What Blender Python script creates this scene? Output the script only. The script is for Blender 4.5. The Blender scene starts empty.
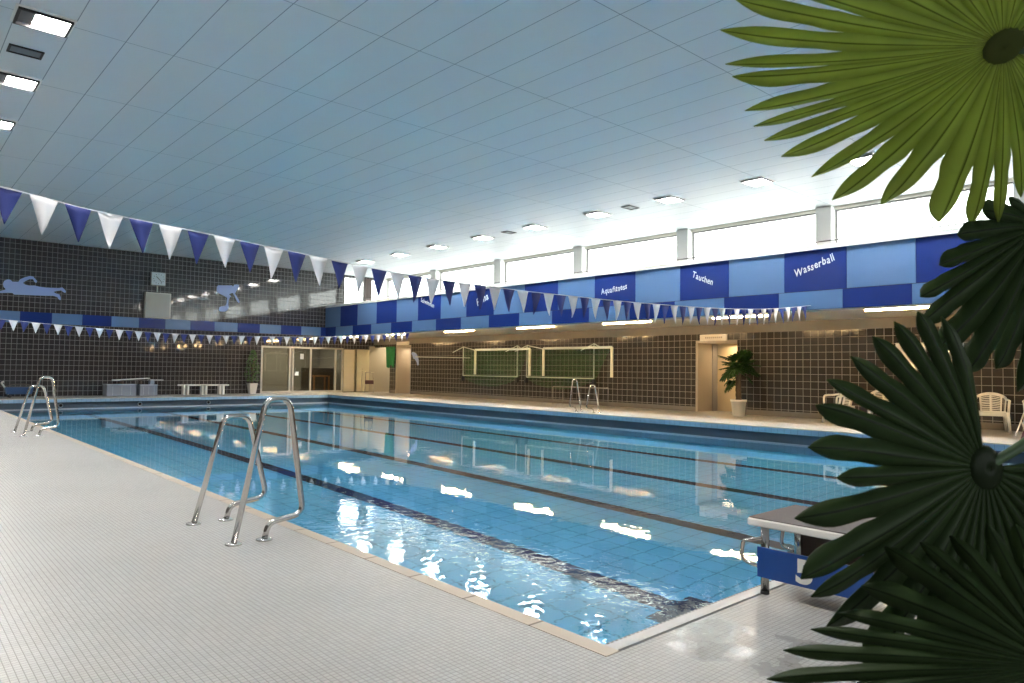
import bpy, math, random
from mathutils import Vector, Matrix
random.seed(7)
S = bpy.context.scene
COL = S.collection
PI = math.pi

# ------------------------------------------------------------------ mesh helpers
class MB:
    def __init__(s):
        s.v = []; s.f = []; s.m = []; s.uv = {}; s.sm = []
    def add(s, vs, fs, m=0, smooth=False):
        o = len(s.v); s.v += [tuple(v) for v in vs]
        for f in fs:
            s.f.append([i + o for i in f]); s.m.append(m); s.sm.append(smooth)
        return o
    def box(s, a, b, m=0, M=None, bev=0.0):
        x0, y0, z0 = a; x1, y1, z1 = b
        if bev <= 0:
            vs = [(x0,y0,z0),(x1,y0,z0),(x1,y1,z0),(x0,y1,z0),(x0,y0,z1),(x1,y0,z1),(x1,y1,z1),(x0,y1,z1)]
            fs = [(0,3,2,1),(4,5,6,7),(0,1,5,4),(1,2,6,5),(2,3,7,6),(3,0,4,7)]
        else:
            c = bev; vs = []; ring = []
            def rr(ix, iy, z):
                return [(x0+ix,y0+iy+c,z),(x0+ix+c,y0+iy,z),(x1-ix-c,y0+iy,z),(x1-ix,y0+iy+c,z),(x1-ix,y1-iy-c,z),(x1-ix-c,y1-iy,z),(x0+ix+c,y1-iy,z),(x0+ix,y1-iy-c,z)]
            vs = rr(c*.7, c*.7, z0) + rr(0, 0, z0+c) + rr(0, 0, z1-c) + rr(c*.7, c*.7, z1)
            fs = [tuple(reversed(range(8))), tuple(range(24, 32))]
            for k in range(3):
                for i in range(8):
                    j = (i+1) % 8; fs.append((k*8+i, k*8+j, k*8+8+j, k*8+8+i))
        if M is not None: vs = [tuple(M @ Vector(v)) for v in vs]
        s.add(vs, fs, m)
        return s
    def tube(s, pts, r, n=10, m=0, cap=True, closed=False):
        P = [Vector(p) for p in pts]; N = len(P)
        rs = r if isinstance(r, (list, tuple)) else [r]*N
        ring = []; up = None; vs = []
        for i in range(N):
            if closed: d = P[(i+1) % N] - P[i-1]
            else: d = (P[min(i+1, N-1)] - P[max(i-1, 0)])
            d.normalize()
            if up is None:
                up = Vector((0,0,1)) if abs(d.z) < .9 else Vector((1,0,0))
            u = d.cross(up).normalized(); w = u.cross(d).normalized(); up = w
            for k in range(n):
                a = 2*PI*k/n; vs.append(P[i] + (u*math.cos(a) + w*math.sin(a))*rs[i])
        fs = []
        for i in range(N if closed else N-1):
            j = (i+1) % N
            for k in range(n):
                l = (k+1) % n; fs.append((i*n+k, i*n+l, j*n+l, j*n+k))
        s.add(vs, fs, m, True)
        if cap and not closed:
            o = len(s.v) - len(vs)
            s.f.append([o+k for k in reversed(range(n))]); s.m.append(m); s.sm.append(False)
            s.f.append([o+(N-1)*n+k for k in range(n)]); s.m.append(m); s.sm.append(False)
        return s
    def lathe(s, prof, c=(0,0,0), n=24, m=0, axis='z', cap=True):
        vs = []
        for r, z in prof:
            for k in range(n):
                a = 2*PI*k/n; x, y = r*math.cos(a), r*math.sin(a)
                if axis == 'z': p = (c[0]+x, c[1]+y, c[2]+z)
                elif axis == 'y': p = (c[0]+x, c[1]+z, c[2]-y)
                else: p = (c[0]+z, c[1]+x, c[2]+y)
                vs.append(p)
        fs = []
        for i in range(len(prof)-1):
            for k in range(n):
                l = (k+1) % n; fs.append((i*n+k, i*n+l, (i+1)*n+l, (i+1)*n+k))
        if cap:
            fs.append(tuple(reversed(range(n)))); fs.append(tuple((len(prof)-1)*n+k for k in range(n)))
        s.add(vs, fs, m, True); return s
    def prism(s, poly, fn, t0, t1, m=0):
        n = len(poly); vs = [fn(a, b, t0) for a, b in poly] + [fn(a, b, t1) for a, b in poly]
        fs = [tuple(reversed(range(n))), tuple(range(n, 2*n))]
        for i in range(n):
            j = (i+1) % n; fs.append((i, j, n+j, n+i))
        s.add(vs, fs, m); return s
    def build(s, name, mats, parent=None, loc=None, bevel=0, tri=False):
        me = bpy.data.meshes.new(name); me.from_pydata(s.v, [], s.f)
        if not isinstance(mats, (list, tuple)): mats = [mats]
        for m in mats: me.materials.append(m)
        for i, p in enumerate(me.polygons):
            p.material_index = s.m[i]; p.use_smooth = s.sm[i]
        me.update()
        o = bpy.data.objects.new(name, me); COL.objects.link(o)
        if parent: o.parent = parent
        if loc: o.location = loc
        if bevel:
            b = o.modifiers.new('b', 'BEVEL'); b.width = bevel; b.segments = 2; b.limit_method = 'ANGLE'; b.angle_limit = math.radians(50)
        return o

def tag(o, label=None, cat=None, group=None, kind=None):
    if label: o['label'] = label
    if cat: o['category'] = cat
    if group: o['group'] = group
    if kind: o['kind'] = kind
    return o
def thing(name, label, cat, loc=(0,0,0), rz=0, group=None):
    o = bpy.data.objects.new(name, None); COL.objects.link(o); o.empty_display_size = .1
    o.location = loc; o.rotation_euler = (0,0,rz)
    return tag(o, label, cat, group)
def struct(name, mb, mat, parent=None, loc=None):
    o = mb.build(name, mat, parent, loc)
    if parent is None: o['kind'] = 'structure'
    return o
def dup(root, loc, rz=None, label=None):
    def cp(o, par):
        c = o.copy(); COL.objects.link(c); c.parent = par
        for ch in list(o.children): cp(ch, c)
        return c
    r = cp(root, None); r.location = loc
    if rz is not None: r.rotation_euler = (0,0,rz)
    if label: r['label'] = label
    return r
def smooth_path(pts, n=6):
    P = [Vector(p) for p in pts]; out = []
    for i in range(len(P)-1):
        p0 = P[i-1] if i > 0 else P[0]*2-P[1]; p1 = P[i]; p2 = P[i+1]; p3 = P[i+2] if i+2 < len(P) else P[-1]*2-P[-2]
        for k in range(n):
            t = k/n
            out.append(.5*((2*p1)+(p2-p0)*t+(2*p0-5*p1+4*p2-p3)*t*t+(3*p1-p0-3*p2+p3)*t**3))
    out.append(P[-1]); return out
def round_path(pts, r, n=6):
    """polyline with corners rounded to radius r"""
    P = [Vector(p) for p in pts]; out = [P[0]]
    rr = r if isinstance(r, (list, tuple)) else [r]*len(P)
    for i in range(1, len(P)-1):
        a = (P[i-1]-P[i]); b = (P[i+1]-P[i]); la, lb = a.length, b.length; a.normalize(); b.normalize()
        ang = a.angle(b); t = min(rr[i]/math.tan(ang/2), la*.49, lb*.49)
        s, e = P[i]+a*t, P[i]+b*t
        for k in range(n+1):
            u = k/n; out.append(s*(1-u)**2 + P[i]*2*u*(1-u) + e*u*u)
    out.append(P[-1]); return out

# ------------------------------------------------------------------ materials
def newmat(name):
    m = bpy.data.materials.new(name); m.use_nodes = True; nt = m.node_tree
    for n in list(nt.nodes): nt.nodes.remove(n)
    out = nt.nodes.new('ShaderNodeOutputMaterial'); return m, nt, out
def plain(name, col, rough=.5, metal=0, spec=.5, coat=0, noise=0, nscale=8, emit=None, es=0, bump=0):
    m, nt, out = newmat(name); b = nt.nodes.new('ShaderNodeBsdfPrincipled')
    b.inputs['Base Color'].default_value = (*col, 1); b.inputs['Roughness'].default_value = rough
    b.inputs['Metallic'].default_value = metal; b.inputs['Specular IOR Level'].default_value = spec
    b.inputs['Coat Weight'].default_value = coat
    if emit: b.inputs['Emission Color'].default_value = (*emit, 1); b.inputs['Emission Strength'].default_value = es
    if noise or bump:
        tc = nt.nodes.new('ShaderNodeTexCoord'); nz = nt.nodes.new('ShaderNodeTexNoise'); nz.inputs['Scale'].default_value = nscale
        nz.inputs['Detail'].default_value = 4
        nt.links.new(tc.outputs['Object'], nz.inputs['Vector'])
        if noise:
            mx = nt.nodes.new('ShaderNodeMix'); mx.data_type = 'RGBA'
            mx.inputs[6].default_value = (*[c*(1-noise) for c in col], 1); mx.inputs[7].default_value = (*[min(1, c*(1+noise)) for c in col], 1)
            nt.links.new(nz.outputs['Fac'], mx.inputs[0]); nt.links.new(mx.outputs[2], b.inputs['Base Color'])
        if bump:
            bp = nt.nodes.new('ShaderNodeBump'); bp.inputs['Strength'].default_value = bump; bp.inputs['Distance'].default_value = .01
            nt.links.new(nz.outputs['Fac'], bp.inputs['Height']); nt.links.new(bp.outputs[0], b.inputs['Normal'])
    nt.links.new(b.outputs[0], out.inputs[0]); return m
def tiles(name, axes, size, c1, c2, grout, mort=.06, rough=.3, grout_rough=.7, bump=.3, wav=0, wscale=6, off=(0,0), spec=.5, dirt=0, wet=None, rowh=1):
    """axes: two of 0,1,2 -> horizontal, vertical; size (w,h) of one tile in metres"""
    m, nt, out = newmat(name); N = nt.nodes.new; L = nt.links.new
    tc = N('ShaderNodeTexCoord'); sp = N('ShaderNodeSeparateXYZ'); L(tc.outputs['Object'], sp.inputs[0])
    cb = N('ShaderNodeCombineXYZ')
    for i in range(2):
        mm = N('ShaderNodeMath'); mm.operation = 'MULTIPLY_ADD'; mm.inputs[1].default_value = 1/size[i]; mm.inputs[2].default_value = off[i]
        L(sp.outputs[axes[i]], mm.inputs[0]); L(mm.outputs[0], cb.inputs[i])
    br = N('ShaderNodeTexBrick'); br.offset = 0; br.squash = 1
    br.inputs['Scale'].default_value = 1; br.inputs['Brick Width'].default_value = 1; br.inputs['Row Height'].default_value = rowh
    br.inputs['Mortar Size'].default_value = mort/2; br.inputs['Mortar Smooth'].default_value = .1; br.inputs['Bias'].default_value = 0
    br.inputs['Color1'].default_value = (*c1, 1); br.inputs['Color2'].default_value = (*c2, 1); br.inputs['Mortar'].default_value = (*grout, 1)
    L(cb.outputs[0], br.inputs['Vector'])
    b = N('ShaderNodeBsdfPrincipled'); b.inputs['Specular IOR Level'].default_value = spec
    colsock = br.outputs['Color']
    rmix = N('ShaderNodeMapRange'); rmix.inputs['To Min'].default_value = rough; rmix.inputs['To Max'].default_value = grout_rough
    L(br.outputs['Fac'], rmix.inputs['Value']); rsock = rmix.outputs[0]
    if dirt:
        nz = N('ShaderNodeTexNoise'); nz.inputs['Scale'].default_value = .9; nz.inputs['Detail'].default_value = 6; L(tc.outputs['Object'], nz.inputs['Vector'])
        mr = N('ShaderNodeMapRange'); mr.inputs['From Min'].default_value = .35; mr.inputs['From Max'].default_value = .7; mr.inputs['To Min'].default_value = 1; mr.inputs['To Max'].default_value = 1-dirt
        L(nz.outputs['Fac'], mr.inputs['Value'])
        mx = N('ShaderNodeMix'); mx.data_type = 'RGBA'; mx.blend_type = 'MULTIPLY'; mx.inputs[0].default_value = 1
        L(colsock, mx.inputs[6]); L(mr.outputs[0], mx.inputs[7]); colsock = mx.outputs[2]
    if wet:
        # splashed water lying on the tiles: irregular puddle outline around a centre
        (wx, wy, wr) = wet
        vm = N('ShaderNodeVectorMath'); vm.operation = 'DISTANCE'; vm.inputs[1].default_value = (wx, wy, 0); L(tc.outputs['Object'], vm.inputs[0])
        nz = N('ShaderNodeTexNoise'); nz.inputs['Scale'].default_value = 4; nz.inputs['Detail'].default_value = 5; L(tc.outputs['Object'], nz.inputs['Vector'])
        ad = N('ShaderNodeMath'); ad.operation = 'MULTIPLY_ADD'; ad.inputs[1].default_value = 4.6*wr; L(nz.outputs['Fac'], ad.inputs[0]); L(vm.outputs['Value'], ad.inputs[2])
        mr = N('ShaderNodeMapRange'); mr.inputs['From Min'].default_value = 3.2*wr; mr.inputs['From Max'].default_value = 2.6*wr; L(ad.outputs[0], mr.inputs['Value'])
        mx = N('ShaderNodeMix'); mx.data_type = 'RGBA'; mx.blend_type = 'MULTIPLY'; L(mr.outputs[0], mx.inputs[0]); L(colsock, mx.inputs[6]); mx.inputs[7].default_value = (.84,.83,.80,1); colsock = mx.outputs[2]
        mf = N('ShaderNodeMix'); mf.data_type = 'FLOAT'; L(mr.outputs[0], mf.inputs[0]); L(rsock, mf.inputs[2]); mf.inputs[3].default_value = .13; rsock = mf.outputs[0]
    L(colsock, b.inputs['Base Color']); L(rsock, b.inputs['Roughness'])
    bp = N('ShaderNodeBump'); bp.invert = True; bp.inputs['Strength'].default_value = bump; bp.inputs['Distance'].default_value = .003; L(br.outputs['Fac'], bp.inputs['Height'])
    if wav:
        nz = N('ShaderNodeTexNoise'); nz.inputs['Scale'].default_value = wscale; nz.inputs['Detail'].default_value = 2; L(tc.outputs['Object'], nz.inputs['Vector'])
        b2 = N('ShaderNodeBump'); b2.inputs['Strength'].default_value = wav; b2.inputs['Distance'].default_value = .02; L(nz.outputs['Fac'], b2.inputs['Height']); L(bp.outputs[0], b2.inputs['Normal'])
        L(b2.outputs[0], b.inputs['Normal'])
    else: L(bp.outputs[0], b.inputs['Normal'])
    L(b.outputs[0], out.inputs[0]); return m

M = {}
M['deck'] = tiles('deck_mosaic', (0,1), (.0262,.0262), (.465,.462,.455), (.41,.408,.402), (.295,.29,.28), mort=.15, rough=.34, bump=.35, dirt=.12, wet=(2.85,1.68,.30))
M['coping'] = plain('stone_coping', (.58,.50,.41), .45, noise=.12, nscale=14)
M['joint'] = plain('coping_joint', (.20,.15,.11), .8)
M['slab'] = plain('gutter_slab', (.47,.46,.46), .35, noise=.1, nscale=5)
M['grate'] = tiles('slot_grate', (0,1), (.03,.06), (.03,.03,.035), (.04,.04,.045), (.45,.45,.45), mort=.42, rough=.3)
M['gap'] = plain('dark_gap', (.02,.018,.016), .8)
M['pool_floor'] = tiles('pool_floor_tiles', (0,1), (.30,.30), (.15,.60,.93), (.17,.63,.95), (.08,.36,.62), mort=.05, rough=.35, bump=.1)
M['pool_x'] = tiles('pool_wall_tiles_x', (1,2), (.15,.15), (.33,.50,.68), (.37,.54,.73), (.18,.28,.38), mort=.05, rough=.2)
M['pool_y'] = tiles('pool_wall_tiles_y', (0,2), (.15,.15), (.33,.50,.68), (.37,.54,.73), (.18,.28,.38), mort=.05, rough=.2)
M['gutter'] = plain('gutter_channel', (.11,.17,.24), .6)
M['lip'] = plain('gutter_lip', (.52,.60,.68), .25)
M['lane'] = plain('lane_line_tiles', (.012,.016,.04), .3)
M['ew'] = tiles('end_wall_tiles', (0,2), (.163,.19), (.036,.033,.035), (.048,.043,.043), (.21,.20,.20), mort=.085, rough=.05, bump=.2, wav=.05, wscale=3.5, spec=.9)
M['rw'] = tiles('side_wall_tiles', (1,2), (.205,.195), (.036,.033,.030), (.050,.043,.037), (.26,.24,.21), mort=.07, rough=.12, bump=.4, wav=.3, wscale=3, spec=.6)
M['concrete'] = plain('taupe_concrete', (.17,.155,.14), .7, noise=.15, nscale=5)
M['ceil'] = tiles('ceiling_panels', (0,1), (.625,.625), (.74,.78,.815), (.755,.795,.83), (.30,.35,.39), mort=.020, rough=.55, bump=.2, off=(.12,-.624), rowh=4.16)
M['white'] = plain('white_paint', (.86,.85,.82), .4)
M['cream'] = plain('cream_paint', (.74,.70,.62), .5)
M['soffit'] = plain('soffit_cream', (.62,.57,.49), .45)
M['lblue'] = plain('light_blue_panel', (.13,.24,.46), .16, spec=.45)
M['dblue'] = plain('dark_blue_panel', (.018,.042,.23), .16, spec=.45)
M['letter'] = plain('pale_lettering', (.75,.82,.90), .5)
M['silh'] = plain('pale_blue_cutout', (.34,.45,.78), .45)
M['steel'] = plain('polished_steel', (.62,.60,.58), .16, metal=1)
M['alu'] = plain('satin_aluminium', (.60,.58,.53), .35, metal=.4)
M['goalgrey'] = plain('goal_tube', (.62,.66,.62), .4)
M['goalcream'] = plain('goal_post_paint', (.80,.80,.66), .4)
M['black'] = plain('black_plastic', (.015,.015,.017), .5)
M['beige'] = plain('beige_jamb', (.46,.40,.32), .5)
M['beige2'] = plain('pale_door_leaf', (.68,.62,.48), .5)
M['door_y'] = plain('warm_door', (.72,.58,.36), .45)
M['grey'] = plain('grey_metal_frame', (.33,.32,.32), .4)
M['wplast'] = plain('white_plastic', (.78,.75,.68), .4)
M['pot'] = plain('white_pot', (.75,.72,.66), .35)
M['soil'] = plain('dark_soil', (.03,.022,.015), .9)
M['bluebox'] = plain('blue_band', (.015,.075,.32), .35)
M['anti'] = plain('grey_antislip', (.16,.145,.145), .85, noise=.2, nscale=60)
M['brownin'] = plain('brown_plate', (.10,.07,.055), .6)
M['fwhite'] = plain('white_pennant', (.82,.84,.90), .7)
M['fblue'] = plain('blue_pennant', (.024,.042,.22), .7)
M['rope'] = plain('white_rope', (.7,.72,.76), .7)
M['net'] = None
M['towel'] = plain('green_towel', (.015,.17,.055), .9, noise=.25, nscale=20)
M['wood'] = plain('orange_wood', (.42,.20,.08), .5)
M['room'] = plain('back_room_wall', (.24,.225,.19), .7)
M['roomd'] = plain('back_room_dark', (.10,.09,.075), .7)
M['paper'] = plain('paper', (.8,.8,.76), .6)
M['clockface'] = plain('clock_face', (.62,.68,.72), .3)
M['board'] = plain('score_board', (.42,.42,.39), .5, noise=.08, nscale=3)
M['greybox'] = plain('pale_blue_grey_box', (.30,.34,.42), .5)
M['bin'] = plain('blue_basket', (.02,.07,.20), .4)
M['foliage_dark'] = None

def leafmat(name, c, trans=.35, rough=.42, rib=.45):
    m, nt, out = newmat(name); N = nt.nodes.new; L = nt.links.new
    at = N('ShaderNodeAttribute'); at.attribute_name = 'rib'
    nz = N('ShaderNodeTexNoise'); nz.inputs['Scale'].default_value = 14; tc = N('ShaderNodeTexCoord'); L(tc.outputs['Object'], nz.inputs['Vector'])
    mx = N('ShaderNodeMix'); mx.data_type = 'RGBA'
    mx.inputs[6].default_value = (*[v*.75 for v in c], 1); mx.inputs[7].default_value = (*[v*1.25 for v in c], 1); L(nz.outputs['Fac'], mx.inputs[0])
    m2 = N('ShaderNodeMix'); m2.data_type = 'RGBA'; L(at.outputs['Fac'], m2.inputs[0]); L(mx.outputs[2], m2.inputs[6]); m2.inputs[7].default_value = (*[v*rib*.35 for v in c], 1)
    b = N('ShaderNodeBsdfPrincipled'); b.inputs['Roughness'].default_value = rough; L(m2.outputs[2], b.inputs['Base Color'])
    b.inputs['Specular IOR Level'].default_value = .2
    t = N('ShaderNodeBsdfTranslucent'); L(m2.outputs[2], t.inputs['Color'])
    ms = N('ShaderNodeMixShader'); ms.inputs[0].default_value = trans; L(b.outputs[0], ms.inputs[1]); L(t.outputs[0], ms.inputs[2])
    L(ms.outputs[0], out.inputs[0]); return m
M['leafA'] = leafmat('palm_leaf_lit', (.38,.47,.13), .6)  # paler copy of the palm leaf: its backlight is put into the colour
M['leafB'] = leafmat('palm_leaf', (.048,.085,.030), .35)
M['stem'] = plain('palm_stem', (.07,.13,.06), .45)
M['trunk'] = plain('palm_trunk', (.10,.065,.04), .9, noise=.4, nscale=30, bump=.5)

def thinglass(name, tint=(.9,.95,.95), refl=.06):
    m, nt, out = newmat(name); N = nt.nodes.new; L = nt.links.new
    t = N('ShaderNodeBsdfTransparent'); t.inputs[0].default_value = (*tint, 1)
    g = N('ShaderNodeBsdfGlossy'); g.inputs['Roughness'].default_value = .02
    fr = N('ShaderNodeLayerWeight'); pw = N('ShaderNodeMath'); pw.operation = 'POWER'; pw.inputs[1].default_value = 5; L(fr.outputs['Facing'], pw.inputs[0])
    ma = N('ShaderNodeMath'); ma.operation = 'MULTIPLY_ADD'; ma.inputs[1].default_value = .9; ma.inputs[2].default_value = refl; L(pw.outputs[0], ma.inputs[0])
    ms = N('ShaderNodeMixShader'); L(ma.outputs[0], ms.inputs[0]); L(t.outputs[0], ms.inputs[1]); L(g.outputs[0], ms.inputs[2]); L(ms.outputs[0], out.inputs[0]); return m
M['glass'] = thinglass('window_glass')
M['glassn'] = thinglass('frosted_blind_glass', (.42,.44,.45))  # dark tint holds back daylight from the added near windows
M['glassd'] = thinglass('partition_glass', (.72,.72,.66))
def emitter(name, col, st):
    m, nt, out = newmat(name); e = nt.nodes.new('ShaderNodeEmission'); e.inputs[0].default_value = (*col, 1); e.inputs[1].default_value = st
    nt.links.new(e.outputs[0], out.inputs[0]); return m
M['lamp'] = emitter('downlight_diffuser', (1,.95,.88), 210)
M['lampw'] = emitter('cove_tube', (1,.66,.30), 150)
M['lamproom'] = emitter('warm_room_lamp', (1,.75,.42), 14)

def netmat():
    m, nt, out = newmat('green_net'); N = nt.nodes.new; L = nt.links.new
    d = N('ShaderNodeBsdfDiffuse'); d.inputs[0].default_value = (.09,.26,.10,1); t = N('ShaderNodeBsdfTransparent')
    tc = N('ShaderNodeTexCoord'); sp = N('ShaderNodeSeparateXYZ'); L(tc.outputs['Object'], sp.inputs[0]); cb = N('ShaderNodeCombineXYZ')
    a = N('ShaderNodeMath'); a.operation = 'ADD'; L(sp.outputs[1], a.inputs[0]); L(sp.outputs[0], a.inputs[1]); L(a.outputs[0], cb.inputs[0]); L(sp.outputs[2], cb.inputs[1])
    br = N('ShaderNodeTexBrick'); br.offset = 0; br.squash = 1; br.inputs['Scale'].default_value = 1; br.inputs['Brick Width'].default_value = .05; br.inputs['Row Height'].default_value = .05
    br.inputs['Mortar Size'].default_value = .0022; br.inputs['Mortar Smooth'].default_value = 0; L(cb.outputs[0], br.inputs['Vector'])
    ms = N('ShaderNodeMixShader'); L(br.outputs['Fac'], ms.inputs[0]); L(t.outputs[0], ms.inputs[1]); L(d.outputs[0], ms.inputs[2]); L(ms.outputs[0], out.inputs[0]); return m
M['net'] = netmat()

def watermat():
    m, nt, out = newmat('pool_water'); N = nt.nodes.new; L = nt.links.new
    g = N('ShaderNodeBsdfPrincipled'); g.inputs['Transmission Weight'].default_value = 1; g.inputs['IOR'].default_value = 1.333; g.inputs['Roughness'].default_value = 0
    g.inputs['Base Color'].default_value = (.86,.96,1,1)
    tc = N('ShaderNodeTexCoord')
    def nz(scale, sx, sy, det, dist=.0):
        mp = N('ShaderNodeMapping'); mp.inputs['Scale'].default_value = (sx, sy, 1); mp.inputs['Rotation'].default_value = (0,0,.5); L(tc.outputs['Object'], mp.inputs[0])
        n = N('ShaderNodeTexNoise'); n.inputs['Scale'].default_value = scale; n.inputs['Detail'].default_value = det; n.inputs['Distortion'].default_value = dist; L(mp.outputs[0], n.inputs['Vector']); return n
    n1 = nz(.9, 1, 1, 2); n2 = nz(8.5, 1, 1, 2, .5); n3 = nz(.45, 1, 1, 1)
    # ripples are livelier at the near end, where the inlets push the water
    sp = N('ShaderNodeSeparateXYZ'); L(tc.outputs['Object'], sp.inputs[0])
    ms = N('ShaderNodeVectorMath'); ms.operation = 'MULTIPLY'; ms.inputs[1].default_value = (1,.30,0); L(tc.outputs['Object'], ms.inputs[0])
    vd = N('ShaderNodeVectorMath'); vd.operation = 'DISTANCE'; vd.inputs[1].default_value = (3.5, 1.35, 0); L(ms.outputs[0], vd.inputs[0])
    mr = N('ShaderNodeMapRange'); mr.inputs['From Min'].default_value = .5; mr.inputs['From Max'].default_value = 1.7; mr.inputs['To Min'].default_value = .14; mr.inputs['To Max'].default_value = .022; L(vd.outputs['Value'], mr.inputs['Value'])
    b1 = N('ShaderNodeBump'); b1.inputs['Strength'].default_value = .10; b1.inputs['Distance'].default_value = .03; L(n1.outputs['Fac'], b1.inputs['Height'])
    b2 = N('ShaderNodeBump'); b2.inputs['Distance'].default_value = .02; L(mr.outputs[0], b2.inputs['Strength']); L(n2.outputs['Fac'], b2.inputs['Height']); L(b1.outputs[0], b2.inputs['Normal'])
    L(b2.outputs[0], g.inputs['Normal']); L(g.outputs[0], out.inputs[0]); return m
M['water'] = watermat()

# ------------------------------------------------------------------ the room
XL, XF, YN, YE, YW, XW, XP, XO, ZC = 2.41, 14.79, 2.05, 28.46, 30.735, 18.43, 15.76, 18.95, 5.68
X0, Y0 = -4.6, -4.6          # unseen left and near walls
ZW, ZB = -0.36, -1.92        # water level, pool bottom

fl = MB()
fl.box((X0, Y0, -.25), (XL-.09, YW+.3, 0)); fl.box((XL-.09, Y0, -.25), (XF+.06, YN-.09, 0))
fl.box((XF+.06, Y0, -.09), (XW+2.2, YW+.3, 0)); fl.box((XL-.09, YE+.06, -.09), (XF+.06, YW+.3, 0))
struct('floor', fl, M['deck'])
M['copstone'] = tiles('coping_stones', (1,0), (.5,3), (.52,.44,.35), (.46,.39,.32), (.22,.18,.15), mort=.03, rough=.4, off=(.14,.3))
struct('trim_1', MB().box((XL-.09, YN-.09, -.2), (XL, YE+.06, .003)), M['copstone'])
st = MB(); st.box((XL, YN-.075, -.2), (XF+.06, YN-.012, .002), 0); st.box((XL, YN-.012, -.2), (XF+.06, YN+.012, -.004), 1); st.box((XL, YN-.09, -.2), (XF+.06, YN-.075, -.012), 2)
struct('trim_2', st, [M['slab'], M['grate'], M['gap']])
st = MB(); st.box((XF, YN+.012, -.02), (XF+.06, YE+.06, .003)); st.box((XL, YE, -.02), (XF, YE+.06, .003))
struct('trim_3', st, plain('pale_edge_stone', (.66,.62,.54), .45))
# pool basin
pb = MB(); pb.box((XL-.3, YN-.3, ZB-.2), (XF+.3, YE+.3, ZB)); pf = struct('pool_floor', pb, M['pool_floor'])
def channel(nm, ax):
    mb = MB()
    def B(a, b, z0, z1, m, extra=0):   # a,b offsets outwards from the inner edge
        if ax == 'far': mb.box((XF+a, YN, z0), (XF+b, YE+.3, z1), m)
        else: mb.box((XL, YE+a, z0), (XF+(.3 if a > .05 else 0), YE+b, z1), m)
    B(.02, .3, -.10, -.0905, 1); B(0.001, .02, -.13, -.02, 0)
    B(.17, .3, -.4, -.0905, 1)
    B(-.005, .03, -.40, -.335, 2); B(.03, .18, -.5, -.39, 1)
    B(0, .3, ZB-.1, -.40, 0)
    return struct(nm, mb, [M['pool_x' if ax == 'far' else 'pool_y'], M['gutter'], M['lip']])
channel('pool_wall_right', 'far'); pe = channel('pool_wall_end', 'end')
for x in (4.78, 7.27, 9.72, 12.2):
    m = MB(); m.lathe([(.075,-.03),(.075,0),(.045,0),(.045,.02)], (x, YE-.0, -.235), 18, 0, 'y', cap=False); m.lathe([(.05,.0),(.05,.02)], (x, YE-.012, -.235), 18, 1, 'y')
    m.build('inlet_nozzle', [M['lip'], M['black']], pe)
struct('pool_wall_left', MB().box((XL-.3, YN-.3, ZB-.1), (XL, YE+.3, -.2)), M['pool_x'])
struct('pool_wall_near', MB().box((XL, YN-.3, ZB-.1), (XF+.3, YN, -.2)), M['pool_y'])
for x in (5.28, 7.62, 9.98, 12.32):
    m = MB(); m.box((x-.125, 3.75, ZB-.02), (x+.125, YE-1.6, ZB+.003)); m.box((x-.32, 3.5, ZB-.02), (x+.32, 3.75, ZB+.003)); m.box((x-.45, YE-1.6, ZB-.02), (x+.45, YE-1.35, ZB+.003))
    m.build('lane_line', M['lane'], pf)
w = MB(); w.add([(XL-.01, YN-.01, ZW), (XF+.01, YN-.01, ZW), (XF+.01, YE+.01, ZW), (XL-.01, YE+.01, ZW)], [(0,1,2,3)])
wo = struct('water', w, M['water'])

# end wall with an opening for the glazed partition and a high window
ew = MB()
ew.box((X0, YW, 0), (12.70, YW+.25, ZC)); ew.box((12.70, YW, 2.12), (16.73, YW+.25, ZC)); ew.box((16.73, YW, 0), (20.6, YW+.25, 2.66))
ew.box((16.73, YW, 2.66), (19.2, YW+.25, 4.1)); ew.box((16.73, YW, 5.6), (19.2, YW+.25, ZC))
EWo = struct('wall_end', ew, M['ew'])
struct('trim_8', MB().box((17.88, YW-.06, 4.1), (18.2, YW-.001, 5.6)).box((17.88, YW+.0, 4.1), (18.2, YW+.25, 5.6)), plain('brown_post', (.06,.035,.03), .6))
def window(n, a, b, axis, at, z0, z1, pane_y=0.0):
    """frame of slim grey bars with one pane; axis 'x' = pane in the x=at plane running a..b in y"""
    f = MB(); t = .045
    def q(p0, p1, z_0, z_1, d0, d1):
        return ((at+d0, p0, z_0), (at+d1, p1, z_1)) if axis == 'x' else ((p0, at+d0, z_0), (p1, at+d1, z_1))
    for (p0, p1, q0, q1) in ((a, b, z0, z0+t), (a, b, z1-t, z1), (a, a+t, z0+t, z1-t), (b-t, b, z0+t, z1-t)): f.box(*q(p0, p1, q0, q1, -.03, .03))
    o = struct('window_%d' % n, f, M['grey'])
    MB().box(*q(a+t, b-t, z0+t, z1-t, -.003, .003)).build('pane', M['glass'], o)
    return o
window(20, 16.75, 17.86, 'y', YW+.12, 4.1, 5.6); window(21, 18.22, 18.9, 'y', YW+.12, 4.1, 5.6)
# coloured band along the end wall
BD = struct('trim_7', MB().box((X0, YW-.05, 2.66), (XP, YW, 3.07)), M['black'])
xs = [3.8+.976*k for k in range(-8, 13)]
for k in range(len(xs)):
    a = xs[k]; b = min(xs[k]+.976, XP-.0)
    if a >= XP-.05: break
    MB().box((a+.003, YW-.07, 2.665), (b-.003, YW-.05, 3.065)).build('band_panel', M['dblue' if (k % 2 == 0) else 'lblue'], BD)

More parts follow.
